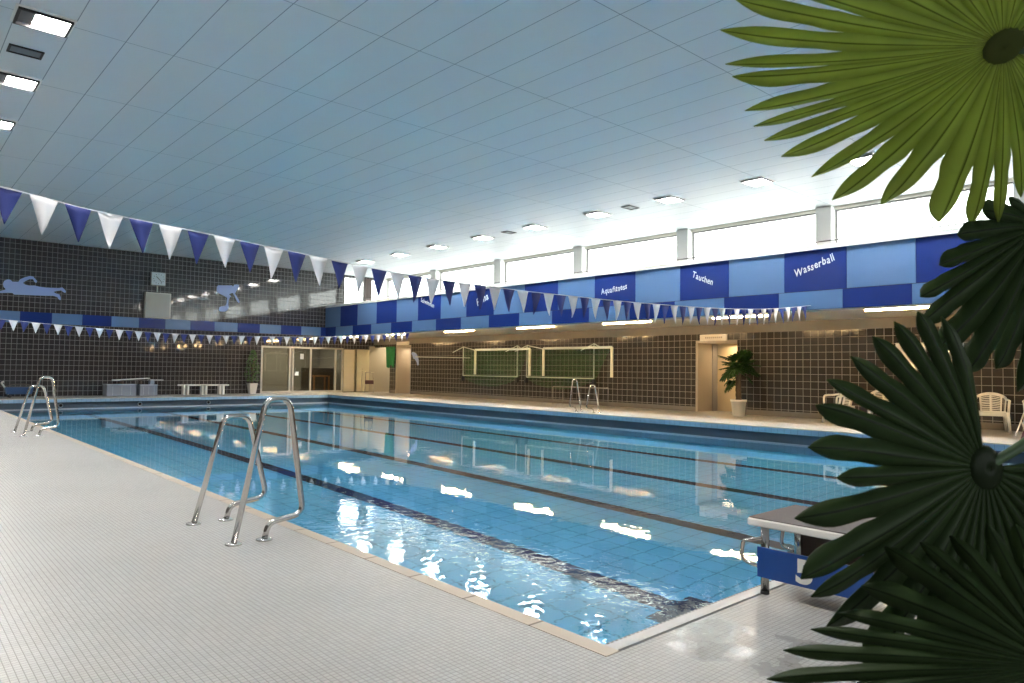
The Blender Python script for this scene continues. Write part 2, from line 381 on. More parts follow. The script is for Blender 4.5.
# right-hand wall under the soffit
rw = MB(); Z1 = 2.62
rw.box((XW, Y0, 0), (XW+.25, 10.75, Z1)); rw.box((XW, 10.75, 2.1), (XW+.25, 12.05, Z1)); rw.box((XW, 12.05, 0), (XW+.25, 27.44, Z1))
rw.box((XW, 27.44, 2.2), (XW+.25, 28.62, Z1)); rw.box((XW, 28.62, 0), (XW+.25, 29.24, Z1)); rw.box((XW, 29.24, 2.2), (XW+.25, YW, Z1))
RW = struct('wall_right', rw, M['rw'])
def strips(z0, z1, th, segs, nm):
    m = MB()
    for a, b in segs: m.box((XW-th, a, z0), (XW, b, z1))
    return struct(nm, m, M['concrete'])
strips(0.0, .15, .025, ((Y0, 10.73), (12.07, 27.42), (28.64, 29.22)), 'baseboard_right')
strips(2.33, 2.62, .02, ((Y0, YW),), 'trim_4')
# door recesses
def recess(n, a, b, top, deep, back_mat, lampz=None):
    m = MB()
    m.box((XW, b-.002, 0), (XW+deep, b+.1, top+.02), 0)       # jamb facing the camera
    m.box((XW+deep*.72, b-.03, 0), (XW+deep*.98, b-.002, top), 1)
    m.box((XW+.25, a-.3, 0), (XW+deep, a-.2, top+.3), 0)
    m.box((XW+.24, a-.3, top), (XW+deep+.1, b+.1, top+.1), 0)
    m.box((XW-.03, b, 0), (XW+.02, b+.07, top+.07), 0); m.box((XW-.03, a, top), (XW+.02, b+.07, top+.07), 0)
    m.box((XW+deep, a-.3, 0), (XW+deep+.1, b+.1, top+.1), 2)
    return struct('door_%d' % n, m, [M['beige'], M['grey'], back_mat])
d1 = recess(1, 10.75, 12.05, 2.06, 1.03, M['door_y'])
hd = MB(); hd.tube(round_path([(XW+1.03, 11.62, 1.02), (XW+.96, 11.62, 1.02), (XW+.96, 11.45, 1.02)], .03), .012); hd.build('door_handle', M['black'], d1)
d2 = recess(2, 27.44, 28.60, 2.2, 1.0, M['beige'])
# corridor behind the corner opening
cr = MB(); cr.box((20.5, 28.9, 0), (20.6, YW, 2.7)); cr.box((XW+.25, 29.0, 0), (20.6, 29.1, 2.7)); cr.box((XW+.25, 29.0, 2.62), (20.6, YW, 2.7))
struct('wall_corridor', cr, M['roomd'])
m = MB(); m.box((16.76, YW-.05, .03), (17.33, YW, 2.06)); m.box((16.80, YW-.055, .08), (17.29, YW-.05, 2.0)); struct('door_3', m, M['beige2'])
m = MB(); m.box((17.36, YW-.16, .03), (18.08, YW-.10, 2.08)); m.box((17.36, YW-.16, .03), (17.40, YW, 2.08)); struct('door_4', m, plain('yellowed_leaf', (.66,.60,.42), .5))
m = MB(); m.box((18.14, YW-.06, .0), (19.5, YW, 2.12)); m.box((18.14, YW-.09, 2.05), (19.6, YW-.0, 2.25)); struct('door_5', m, plain('greyish_beige', (.43,.38,.29), .5))

# parapet with coloured cladding, soffit, ledge
pp = MB(); pp.box((XP+.02, Y0, 2.64), (XP+.2, YW, 4.0)); pp.box((XP+.2, Y0, 3.9), (XO, YW, 4.0)); pp.box((XW, Y0, 2.62), (XW+.25, YW, 3.9))
PP = struct('wall_parapet', pp, M['black'])
struct('soffit', MB().box((XP+.02, Y0, 2.60), (XW, YW, 2.64)), M['soffit'])
up = [30.72,29.27,27.73,26.13,24.57,23.04,21.53,19.98,18.46,16.9,15.38,13.86,12.35,10.87,9.43,7.98,6.55,5.16,3.78,2.4,1.0,-.4,-1.8,-3.2,-4.6]
lo = [30.72,29.69,28.13,26.55,24.97,23.44,21.83,20.29,18.71,17.16,15.63,14.08,12.55,11.04,9.56,8.12,6.64,5.24,3.85,2.45,1.05,-.35,-1.75,-3.15,-4.6]
letters = {}
def cladding(ys, z0, z1, first_dark):
    for k in range(len(ys)-1):
        dark = (k % 2 == 0) == first_dark
        o = MB().box((XP, ys[k+1]+.004, z0), (XP+.02, ys[k]-.004, z1)).build('cladding_panel', M['dblue' if dark else 'lblue'], PP)
        if z1 > 3.5: letters[k] = o
cladding(up, 3.075, 4.0, False); cladding(lo, 2.645, 3.065, True)

# painted words on the dark panels: curve text turned into thin mesh, glyph by glyph with a playful jitter
def word(txt, y_left, z_left, ang, size, parent, jit=.02):
    cu = bpy.data.curves.new('t', 'FONT'); cu.size = 1; cu.extrude = .0; cu.offset = .018; cu.resolution_u = 3
    tmp = bpy.data.objects.new('t', cu); COL.objects.link(tmp)
    mb = MB(); x = 0; rnd = random.Random(txt)
    for ch in txt:
        cu.body = ch; bpy.context.view_layer.update(); me = tmp.to_mesh()
        xsv = [v.co.x for v in me.vertices]
        if not xsv: x += .3; continue
        w_ = max(xsv)-min(xsv); mn = min(xsv); a = rnd.uniform(-.18, .18); dz = rnd.uniform(-jit, jit)*3
        ca, sa = math.cos(a), math.sin(a); C, Sn = math.cos(ang), math.sin(ang)
        vs = []
        for v in me.vertices:
            px, pz = (v.co.x-mn-w_/2), v.co.y-.3
            qx, qz = px*ca-pz*sa + x + w_/2, px*sa+pz*ca+.3+dz
            rx, rz = (qx*C-qz*Sn)*size, (qx*Sn+qz*C)*size
            vs.append((XP-.004, y_left-rx*.76, z_left+rz))
        mb.add(vs, [tuple(p.vertices) for p in me.polygons]); x += w_+.10; tmp.to_mesh_clear()
    bpy.data.objects.remove(tmp)
    return mb.build('lettering', M['letter'], parent)
word('Wasserball', 7.72, 3.42, .24, .245, letters[15])
word('Tauchen', 10.50, 3.68, -.34, .225, letters[13])
word('Aquafitness', 13.60, 3.43, .08, .235, letters[11])
word('Reha', 19.35, 3.45, .22, .38, letters[7])
word('Schwimmen', 22.85, 3.82, -.26, .23, letters[5])

# white sill, hand rail, outer wall with its band of windows
struct('trim_5', MB().box((XP-.03, Y0, 4.0), (XP+.5, YW, 4.10)), M['white'])
rl = MB(); rl.tube([(XP+.06, Y0, 4.185), (XP+.06, YW, 4.185)], .014, 8)
yy = 1.0
while yy < 30: rl.tube([(XP+.06, yy, 4.1), (XP+.06, yy, 4.185)], .010, 6); yy += 4.47
struct('trim_6', rl, plain('dark_rail', (.10,.09,.085), .5))
ow = MB(); ow.box((XO, Y0, 3.9), (XO+.25, YW+.25, 4.12)); ow.box((XO, Y0, 5.60), (XO+.25, YW+.25, ZC))
OW = struct('wall_clerestory', ow, M['cream'])
pil = [3.72+4.465*k for k in range(-1, 7)]
for y in pil: MB().box((XO-.2, y, 4.0), (XO+.25, y+.42, ZC)).build('pillar', M['white'], OW)
n = 1; edges = [Y0] + pil + [YW]
for k in range(len(edges)-1):
    a = edges[k] + (.42 if k else 0); b = edges[k+1]
    if b-a > .3: window(n, a, b, 'x', XO+.1, 4.12, 5.60); n += 1
# unseen left and near walls
NW = tiles('near_wall_tiles', (0,2), (.165,.19), (.04,.036,.035), (.05,.045,.045), (.2,.19,.19), mort=.085, rough=.15)
struct('wall_left', MB().box((X0-.25, Y0, 0), (X0, YW, ZC)), M['rw'])
nw = MB(); nw.box((X0-.25, Y0-.25, 0), (-2.0, Y0, ZC)); nw.box((6.0, Y0-.25, 0), (XO+.25, Y0, ZC)); nw.box((-2.0, Y0-.25, 0), (6.0, Y0, .9)); nw.box((-2.0, Y0-.25, 4.2), (6.0, Y0, ZC))
struct('wall_near', nw, NW)
for k in range(4): window(30+k, -2.0+2*k, 0.0+2*k, 'y', Y0-.12, .9, 4.2).children[0].data.materials[0] = M['glassn']  # unseen windows, added so that daylight reaches the palm leaves
struct('ceiling', MB().box((X0-.25, Y0-.25, ZC), (XO+.25, YW+.25, ZC+.2)), M['ceil'])

# glazed partition and the room behind it
gp = MB(); t = .075
def pbar(x0, x1, z0, z1): gp.box((x0, YW-.03, z0), (x1, YW+.06, z1))
pbar(12.70, 16.73, 2.04, 2.12); pbar(12.70, 16.73, 0.0, .10)
for x in (12.70, 14.00, 14.16-.0, 15.03, 16.30, 16.66): pbar(x, x+t, .1, 2.04)
GP = struct('door_6', gp, M['alu'])
MB().box((12.78, YW+.01, .1), (14.0, YW+.016, 2.04)).build('pane', M['glassd'], GP)
MB().box((14.24, YW+.01, .1), (15.03, YW+.016, 2.04)).build('pane', M['glassd'], GP)
MB().box((15.11, YW+.01, .1), (16.30, YW+.016, 2.04)).build('pane', M['glassd'], GP)
MB().box((16.38, YW+.01, .1), (16.66, YW+.016, 2.04)).build('pane', M['glassd'], GP)
m = MB(); m.tube(round_path([(14.28, YW-.03, .9), (14.28, YW-.09, .9), (14.28, YW-.09, 1.12), (14.28, YW-.03, 1.12)], .02), .014); m.build('door_handle', M['steel'], GP)
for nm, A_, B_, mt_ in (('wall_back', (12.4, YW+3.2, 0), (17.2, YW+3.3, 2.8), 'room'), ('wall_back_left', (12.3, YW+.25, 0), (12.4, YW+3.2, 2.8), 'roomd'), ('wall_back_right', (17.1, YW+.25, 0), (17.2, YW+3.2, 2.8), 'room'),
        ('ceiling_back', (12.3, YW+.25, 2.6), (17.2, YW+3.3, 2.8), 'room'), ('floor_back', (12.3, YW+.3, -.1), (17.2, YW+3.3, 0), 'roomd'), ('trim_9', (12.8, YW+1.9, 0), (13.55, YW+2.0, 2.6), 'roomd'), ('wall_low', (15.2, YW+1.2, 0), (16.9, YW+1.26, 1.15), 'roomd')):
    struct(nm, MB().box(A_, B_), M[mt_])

# ------------------------------------------------------------------ things
# ladders -------------------------------------------------------------
def rail_path(h, flip=1):
    k = h/.97
    pts = [(0,0,0), (.215*(.6+.4*k), 0, .88*h+.0), (.26, 0, .985*h), (.385, 0, .985*h), (.43, 0, .86*h), (.545, 0, .30*k), (.545, 0, .17), (.42, 0, .115), (.30, 0, .115), (.25, 0, .06), (.25, 0, 0)]
    return pts
def make_rail(h, parent, k=1.0):
    r = .0205
    pts = [(0,0,0), (.20, 0, h), (.37, 0, h), (.492, 0, .15), (.238, 0, .115), (.21, 0, 0)] if k == 1 else [(0,0,0), (.205, 0, h), (.40, 0, h), (.56, 0, .15), (.27, 0, .115), (.24, 0, 0)]
    P = round_path(pts, [0,.086,.086,.075,.085,0], 10)
    m = MB(); m.tube(P, r, 14); o = m.build('handrail', M['steel'], parent)
    for x in (0, .21 if k == 1 else .24):
        m = MB(); m.lathe([(.055,0),(.055,.008),(.04,.014),(.026,.018)], (x,0,0), 20); m.build('base_flange', M['steel'], o)
    return o
def ladder(label, x, ys, hs, face, group):
    """face +1: pool lies towards +x"""
    t = thing('pool_ladder', label, 'pool ladder', (x, ys[0], 0), 0 if face > 0 else PI, group)
    for y, h in zip(ys, hs):
        o = make_rail(h, t, 1.0 if h > .85 else 1.08); o.location = (0, (y-ys[0])*face, 0)
    for k in range(3):   # treads recessed at the pool wall under the deck edge
        m = MB(); m.box((.56, min(0, (ys[1]-ys[0])*face)+.05, -.62-.28*k), (.66, max(0, (ys[1]-ys[0])*face)-.05, -.59-.28*k)); m.build('tread', M['steel'], t)
    return t
ladder('tall steel pool ladder standing nearest the camera on the left deck', 1.83, (4.80, 5.60), (.97, .80), 1, 'steel pool ladders')
ladder('small distant steel pool ladder at the far left edge of the deck', 1.84, (13.95, 14.95), (.97, .80), 1, 'steel pool ladders')
ladder('distant steel pool ladder on the far long side below the green goals', 15.37, (14.0, 13.3), (.93, .78), -1, 'steel pool ladders')

# starting block ------------------------------------------------------
sb = thing('starting_block', 'starting block with blue side plate and white numeral by the near corner of the water', 'starting block', (3.60, 1.98, 0))
def P3(x, y, z): return (x, y, z)
m = MB(); m.box((-.045,-.64,.372), (.50,.035,.412), 0, None, .006); m.box((-.037,-.632,.412), (.492,.028,.418), 1)
m.build('platform', [M['white'], M['anti']], sb)
for (x, y) in ((.035,-.025), (.42,-.025), (.035,-.56), (.42,-.56)):
    m = MB(); m.lathe([(.022,.018),(.022,.376)], (x,y,0), 16, 0); m.lathe([(.0235,0),(.0235,.018)], (x,y,0), 16, 1); m.build('post', [M['steel'], M['black']], sb)
sp_ = MB().box((-.002,-.60,.095), (.010,.0,.255), 0).build('side_plate', M['bluebox'], sb)
MB().box((.445,-.60,.095), (.457,.0,.33), 0).build('side_plate', M['brownin'], sb)
MB().box((.02,-.595,.095), (.44,-.583,.30), 0).build('back_plate', M['brownin'], sb)
def numeral(txt, y, z, size, parent):
    cu = bpy.data.curves.new('n', 'FONT'); cu.body = txt; cu.size = 1; cu.offset = .04; tmp = bpy.data.objects.new('n', cu); COL.objects.link(tmp); bpy.context.view_layer.update()
    me = tmp.to_mesh(); mb = MB()
    mb.add([(-.0045, y-v.co.x*size*1.15, z+v.co.y*size) for v in me.vertices], [tuple(p.vertices) for p in me.polygons]); tmp.to_mesh_clear(); bpy.data.objects.remove(tmp)
    return mb.build('numeral', M['paper'], parent)
numeral('5', -.215, .118, .165, sp_)
for x in (.0, .455):
    m = MB(); m.tube(round_path([(x+.01, -.02, .30), (x, .085, .27), (x, .10, .16), (x+.01, .0, .15)], [0,.03,.05,0], 6), .011, 10); m.build('start_grip', M['steel'], sb)

# bunting -------------------------------------------------------------
def bunting(label, y, pts, x_first, pitch, nfl, h, first_white, wob):
    """pts: (x,z) of the rope from left to right"""
    t = thing('bunting_line', label, 'pennant line', (0, y, 0))
    P = smooth_path([(x, 0, z) for x, z in pts], 8)
    m = MB(); m.tube(P, .006, 6); m.build('rope', M['rope'], t)
    def zz(x):
        for a, b in zip(P[:-1], P[1:]):
            if a.x <= x <= b.x: return a.z+(b.z-a.z)*(x-a.x)/(b.x-a.x)
        return P[-1].z
    for k in range(nfl):
        x = x_first+pitch*k; w_ = pitch*.40
        if x+w_ > P[-1].x: break
        rnd = random.Random(k*7+int(y)); tw = rnd.uniform(-.02, .02); hh = h*rnd.uniform(.96, 1.05)
        vs = []; fs = []; n_ = 6
        for i in range(n_+1):
            f = i/n_; ww = w_*(1-f*.97)
            for s_ in (-1, 0, 1):
                xx = x+s_*ww+tw*f; zt = zz(x+s_*ww*(1))
                yo = wob*math.sin(3*f+k*1.7)*f + (.018*math.cos(k*2.1))*(s_ == 0)
                vs.append((xx, yo, zt-.004-hh*f))
        for i in range(n_):
            for s_ in range(2): fs.append((i*3+s_, i*3+s_+1, i*3+4+s_, i*3+3+s_))
        m = MB(); m.add(vs, fs, 0, True)
        o = m.build('pennant', M['fwhite' if (k % 2 == 0) == first_white else 'fblue'], t)
        sd = o.modifiers.new('s', 'SOLIDIFY'); sd.thickness = .003
    return t
bunting('nearer string of large blue and white pennants sagging across the whole pool', 7.35,
        [(X0, 3.35), (-1.5, 2.95), (.73, 2.70), (1.42, 2.61), (2.42, 2.535), (3.24, 2.47), (4.79, 2.36), (6.4, 2.325), (7.6, 2.325), (9.5, 2.345), (12.0, 2.42), (14.0, 2.55), (XP, 2.74)], -2.356, .262, 90, .315, False, .02)
bunting('farther string of small blue and white pennants below the blue wall band', 23.4,
        [(X0, 3.0), (0, 2.56), (2.69, 2.37), (3.62, 2.31), (5.39, 2.225), (7.7, 2.18), (11.1, 2.25), (12.86, 2.35), (14.5, 2.47), (XP, 2.60)], -3.50, .2605, 90, .28, True, .02)

# ceiling fixtures ----------------------------------------------------
def place_sfx(k, seq): return seq[k] if k < len(seq) else None
def downlight(x, y, label, side):
    t = thing('ceiling_downlight', label, 'ceiling light', (x, y, ZC), 0, 'recessed downlights of the %s row' % side)
    f = MB()
    for a, b in (((-.30,-.26),(.30,-.235)), ((-.30,.235),(.30,.26)), ((-.30,-.235),(-.27,.235)), ((.27,-.235),(.30,.235))): f.box((a[0],a[1],-.05), (b[0],b[1],0), 0)
    for a, b in (((-.33,-.29),(.33,-.26)), ((-.33,.26),(.33,.29)), ((-.33,-.26),(-.30,.26)), ((.30,-.26),(.33,.26))): f.box((a[0],a[1],-.018), (b[0],b[1],0), 1)
    f.build('frame', [M['black'] if side.startswith('left') else M['grey'], M['white']], t)
    MB().box((-.27,-.235,-.012), (-.10,.235,0)).build('reflector', plain('dark_reflector', (.07,.06,.06), .3) if 'dark_reflector' not in bpy.data.materials else bpy.data.materials['dark_reflector'], t)  # flat dark plate: the shaded end of a deeper recess, painted in
    MB().box((-.10,-.235,-.014), (.27,.235,0)).build('diffuser', M['lamp'], t)
    return t
left_y = [3.05, 5.65, 8.25, 10.85, 13.45, 16.05, 18.65, 21.25, 23.85, 26.45]
ordw = {3:'topmost and largest recessed light in the ceiling corner at the upper left', 4:'second recessed light down, below the dark vent at the upper left', 5:'lowest visible recessed light cut by the left picture edge'}
for k, y in enumerate(left_y):
    if k in (3,4,5): downlight(1.47, y, ordw[k], 'left')
    elif k < 3: downlight(1.47, y, 'recessed rectangular ceiling light overhead outside the picture', 'left overhead')
    elif k < 9: downlight(1.47, y, 'recessed rectangular ceiling light beyond the left picture edge', 'left far')
right = [(.9,None),(3.45,'bright ceiling light seen between the palm fingers at the upper right'),(5.93,'ceiling light half hidden behind the upper palm leaf tips'),
 (8.32,'brightest ceiling light with a starry glow, nearest left of the palm leaf'),(10.78,'second ceiling light left of the palm, above the windows'),(13.24,'third ceiling light left of the palm, beside a small vent'),
 (15.82,'fourth ceiling light left of the palm'),(18.37,'fifth ceiling light left of the palm'),(20.95,'sixth ceiling light left of the palm, just above the pennants'),(23.5,'seventh ceiling light left of the palm, behind the pennants'),(26.1,'last visible ceiling light of the window row, nearest the far wall')]
for y, lb in right:
    downlight(15.15, y, lb or 'recessed rectangular ceiling light behind the palm, outside the picture', 'window' if lb else 'window side overhead')
def vent(x, y, label):
    t = thing('ceiling_vent', label, 'ceiling vent', (x, y, ZC))
    f = MB()
    for a, b in (((-.21,-.15),(.21,-.125)), ((-.21,.125),(.21,.15)), ((-.21,-.125),(-.18,.125)), ((.18,-.125),(.21,.125))): f.box((a[0],a[1],-.02), (b[0],b[1],0), 0)
    f.build('frame', M['black'], t)
    MB().box((-.18,-.125,-.006), (.18,.125,0)).build('grille', plain('vent_grille', (.16,.18,.20), .5), t)
vent(1.44, 12.12, 'small dark rectangular ceiling vent between the two upper left lights')
vent(15.2, 12.1, 'small dark vent in the ceiling between the second and third lights from the palm')
vent(15.2, 17.1, 'small dark vent in the ceiling between the fourth and fifth lights from the palm')
# tubes in the soffit edge
wheres = {5.45:'rightmost cove tube lamp under the blue panels, beside the palm', 9.2:'cove tube lamp under the panel with the word for diving', 12.75:'cove tube lamp under the aqua fitness panel', 16.5:'cove tube lamp in the middle of the blue parapet underside',
 20.55:'cove tube lamp below the two far lettered panels', 24.7:'cove tube lamp near the far pennants', 28.4:'farthest cove tube lamp next to the end wall'}
for y in (1.6, 5.45, 9.2, 12.75, 16.5, 20.55, 24.7, 28.4):
    t = thing('cove_lamp', wheres.get(y, 'cove tube lamp hidden behind the palm leaves'), 'lamp', (XP+.16, y, 2.60), 0, 'tube lamps under the parapet')
    hl = .85 if y > 10 else .75
    MB().box((-.13,-hl-.03,-.008), (.05,hl+.03,0)).build('housing', M['white'], t)
    m = MB(); m.lathe([(.02,-hl),(.02,hl)], (-.05,0,-.028), 10, 0, 'y'); m.build('tube', M['lampw'], t)

# wall cut-outs -------------------------------------------------------
def cutout(name, label, cat, poly, x0, z0, sx, sz, skew, d=.05):
    m = MB(); m.prism([(a, b) for a, b in poly], lambda a, b, t_: (x0+a*sx, YW-t_, z0-(b-skew*a)*sz), .012, d, 0)
    o = m.build(name, M['silh']); tag(o, label, cat); return o
crawl = [(-40,285),(0,283),(60,272),(75,262),(45,235),(35,200),(50,165),(90,148),(130,152),(165,178),(205,178),(245,180),(270,150),(330,128),(400,113),(450,120),(480,148),(510,175),(500,198),(478,190),(450,152),(400,152),(350,170),(310,195),(340,215),(400,228),(480,230),(540,245),(640,258),(760,265),(830,268),(880,262),(905,280),(935,310),(930,332),(900,322),(870,300),(800,303),(752,315),(790,335),(840,348),(862,385),(862,418),(840,410),(810,378),(750,362),(640,358),(540,352),(420,345),(300,338),(200,332),(170,312),(120,308),(0,308),(-40,306)]
# px/14.63 -> image px; end wall scale there ~30.4 px per m across, 23 px per m up
cutout('wall_sign', 'pale blue cut-out of a crawl swimmer on the dark end wall above the band', 'wall decoration', crawl, 3.19, 4.61, 1/14.63/32.0, 1/14.63/22.6, .085)
diver = [(165,200),(185,182),(300,180),(390,178),(418,198),(430,168),(470,165),(505,172),(500,205),(480,240),(455,278),(445,298),(470,335),(500,380),(520,420),(512,438),(495,425),(465,380),(438,330),(415,290),(380,298),(350,308),(385,340),(365,360),(350,400),(345,450),(350,500),(335,545),(300,562),(230,560),(205,540),(210,495),(250,482),(300,480),(318,440),(322,400),(328,362),(290,340),(230,312),(180,288),(163,260)]
cutout('wall_sign', 'pale blue cut-out of a crouching starter about to dive, right of the clock', 'wall decoration', diver, 10.24, 5.13, 1/15.18/24.0, 1/15.18/22.2, .07)
# clock and scoreboard
t = thing('wall_clock', 'square white wall clock high on the dark end wall', 'clock', (8.34, YW, 4.66))
MB().box((-.28,-.20,-.27), (.27,-.06,.27), 0, None, .01).build('case', M['grey'], t)
f = MB().box((-.255,-.206,-.245), (.245,-.20,.245)).build('dial', M['clockface'], t)
for k in range(12):
    a = k*PI/6; MB().box((-.008,-.209,.17), (.008,-.206,.215), 0, Matrix.Rotation(a, 4, 'Y')).build('hour_mark', M['black'], f)
MB().box((-.012,-.212,-.03), (.012,-.209,.13), 0, Matrix.Rotation(-.8, 4, 'Y')).build('hour_hand', M['black'], t)
MB().box((-.009,-.215,-.05), (.009,-.212,.19), 0, Matrix.Rotation(-.72+PI, 4, 'Y')).build('minute_hand', M['black'], t)
MB().box((-.02,-.06,-.52), (.02,0,.2)).build('bracket', M['alu'], t)
t = thing('score_board', 'grey square box below the clock on the end wall', 'box', (8.34, YW-.03, 3.075))
MB().box((-.48,-.22,0), (.48,-.0,1.02), 0, None, .012).build('case', M['alu'], t)
MB().box((-.45,-.226,.03), (.42,-.22,.98)).build('front', M['board'], t)

# end-deck furniture --------------------------------------------------
y_ = YW-.55
t = thing('bench', 'long white bench against the dark end wall', 'bench', (10.1, y_, 0))
MB().box((-.98,-.16,.37), (.98,.16,.42), 0, None, .01).build('seat', M['white'], t)
for x in (-.72, 0, .70):
    for s in (-1, 1): MB().box((x-.11 if s < 0 else x+.04, -.12, 0), (x-.04 if s < 0 else x+.11, .12, .37)).build('leg', M['white'], t)
for (x0, x1, h, lb) in ((6.48, 7.5, .42, 'pale blue-grey box on the end deck, left of its twin'), (7.62, 8.25, .40, 'pale blue-grey box on the end deck, right of its twin')):
    t = thing('storage_box', lb, 'box', (x0, y_-.3, 0))
    MB().box((0,0,0), (x1-x0,.6,h), 0, None, .015).build('body', M['greybox'], t); MB().box((-.012,-.012,h), (x1-x0+.012,.61,h+.03), 0, None, .008).build('lid', M['lip'], t)
    for q in range(3): MB().box(((x1-x0)*(.2+.3*q)-.008,-.008,.04), ((x1-x0)*(.2+.3*q)+.008,0,h-.04)).build('rib', M['lip'], t)
t = thing('platform_board', 'white board tilted on top of the two grey boxes', 'board', (6.75, y_-.2, .455)); 
MB().box((0,0,0), (1.25,.4,.03), 0, Matrix.Translation((0,0,.13)) @ Matrix.Rotation(-.06, 4, 'Y'), .006).build('deck', M['white'], t)
for x in (.3, .95): MB().box((x-.03,.05,0), (x+.03,.35,.13)).build('support', M['brownin'], t)
t = thing('kick_board', 'grey flat board lying behind the tilted white board', 'board', (8.05, y_+.02, .44)); MB().box((0,0,.14), (.5,.35,.18), 0, None, .006).build('deck', M['slab'], t); MB().box((.03,.05,0), (.18,.3,.14)).build('support', M['greybox'], t)
# blue basket trolley
t = thing('basket_trolley', 'low blue basket trolley with white handle at the far left', 'trolley', (3.78, y_-.1, 0))
m = MB(); n_ = 8
m.prism([(-.36,.12),(.36,.12),(.42,.36),(-.42,.36)], lambda a, b, q: (a, q, b), -.2, .2); m.build('basket', M['bin'], t)
m = MB(); m.tube(round_path([(-.40,0,.34), (-.52,0,.52), (-.44,0,.56)], .04), .028, 8); m.build('handle', M['wplast'], t)
m = MB(); m.tube(smooth_path([(-.4,-.2,.37), (-.2,-.2,.46), (.2,-.2,.46), (.42,-.2,.36)]), .015, 8); m.build('rim_bar', M['brownin'], t)
for x in (-.28, .28):
    for y in (-.17, .17): m = MB(); m.lathe([(.06,-.02),(.06,.02)], (x,y,.06), 14, 0, 'y'); m.build('wheel', M['black'], t)
    MB().box((x-.02,-.15,.06), (x+.02,.15,.12)).build('axle_bracket', M['grey'], t)

# table seen through the partition, framed notice
t = thing('side_table', 'orange wooden table behind the glass partition', 'table', (15.9, YW+.72, 0))
MB().box((-.42,-.25,.74), (.42,.25,.79)).build('top', M['wood'], t)
for x in (-.38, .38):
    for y in (-.21, .21): MB().box((x-.03,y-.03,0), (x+.03,y+.03,.74)).build('leg', M['wood'], t)
tag(MB().box((14.55, YW-.002, 1.55), (14.72, YW+.008, 1.8)).build('door_notice', M['paper']), 'small white paper notice on the glass partition door', 'notice')
tag(MB().box((14.30, YW-.006, .80), (14.48, YW+.008, .97)).build('round_sticker', M['paper']), 'pale square sticker beside the handle of the glass door', 'sticker')

# folding stool with dark seat, green towel, small dolphin cut-out ----------------
t = thing('folding_stool', 'metal folding chair with dark seat near the beige doors', 'chair', (17.55, YW-1.1, 0), -.5)
for x in (-.2, .2):
    m = MB(); m.tube(round_path([(x,-.22,0), (x*.85,0,.98), (x*.85,.03,1.0), (x,.26,0)], .05), .014, 8); m.build('leg', M['steel'], t)
MB().box((-.2,-.2,.42), (.2,.12,.60), 0, None, .02).build('seat', plain('dark_red_cushion', (.06,.02,.03), .7), t)
m = MB(); m.tube([(-.17,0,.97),(.17,0,.97)], .014, 8); m.build('cross_bar', M['steel'], t)
m = MB(); m.tube([(-.38,-.1,0),(-.33,-.02,1.15)], .012, 8); m.build('stick', M['steel'], t)
m = MB(); vs = []; fs = []; nx, nz_ = 10, 10
for j in range(nz_+1):
    for i in range(nx+1):
        u, v = i/nx, j/nz_; vs.append((XW-.10-.05*math.sin(u*14)*(.4+.6*v)-.02, 28.62+.78*(u*(1-.25*v)+.08*v), 2.22-.95*v-.08*math.sin(u*9)*v))
for j in range(nz_):
    for i in range(nx): a = j*(nx+1)+i; fs.append((a, a+1, a+nx+2, a+nx+1))
m.add(vs, fs, 0, True); o = m.build('hanging_towel', M['towel']); sd = o.modifiers.new('s', 'SOLIDIFY'); sd.thickness = .015
tag(o, 'green cloth hanging at the corner beside the beige opening', 'towel')
m = MB(); m.prism([(0,0),(.10,-.02),(.22,-.10),(.30,-.24),(.33,-.40),(.34,-.60),(.28,-.62),(.24,-.46),(.14,-.34),(.05,-.30),(.02,-.18),(-.04,-.08)], lambda a, b, q: (XW-q, 27.30-a*1.5, 1.95+b), .003, .03)
tag(m.build('wall_sign', M['silh']), 'small pale blue cut-out on the tiled wall beside the beige doorway', 'wall decoration')

# signs over the doorways, posters ---------------------------------------------
t = thing('door_sign', 'white sign above the lit doorway by the palm', 'sign', (XW-.03, 11.5, 2.12)); MB().box((-.05,-.45,.0), (0,.45,.19), 0, None, .005).build('plate', M['cream'], t)
m = MB()
for k in range(9): m.box((-.052,-.30+.065*k,.07), (-.05,-.30+.065*k+.045,.12))
m.build('lettering', plain('faint_grey', (.35,.32,.28), .6), t)
t = thing('door_sign', 'cream box sign above the beige doorway at the far corner', 'sign', (XW-.03, 28.05, 2.28)); MB().box((-.06,-.5,.0), (0,.5,.16), 0, None, .005).build('plate', M['cream'], t)
for (a, b, lb) in ((5.83, 6.50, 'framed white notice on the tiled wall, left of its neighbour, behind palm leaves'), (5.05, 5.45, 'narrow white notice on the tiled wall above the plastic chairs')):
    t = thing('wall_notice', lb, 'notice', (XW, (a+b)/2, 1.3)); w2 = (b-a)/2
    MB().box((-.02,-w2,0), (0,w2,.66)).build('frame', M['alu'], t); MB().box((-.024,-w2+.02,.02), (-.02,w2-.02,.64)).build('sheet', M['paper'], t)

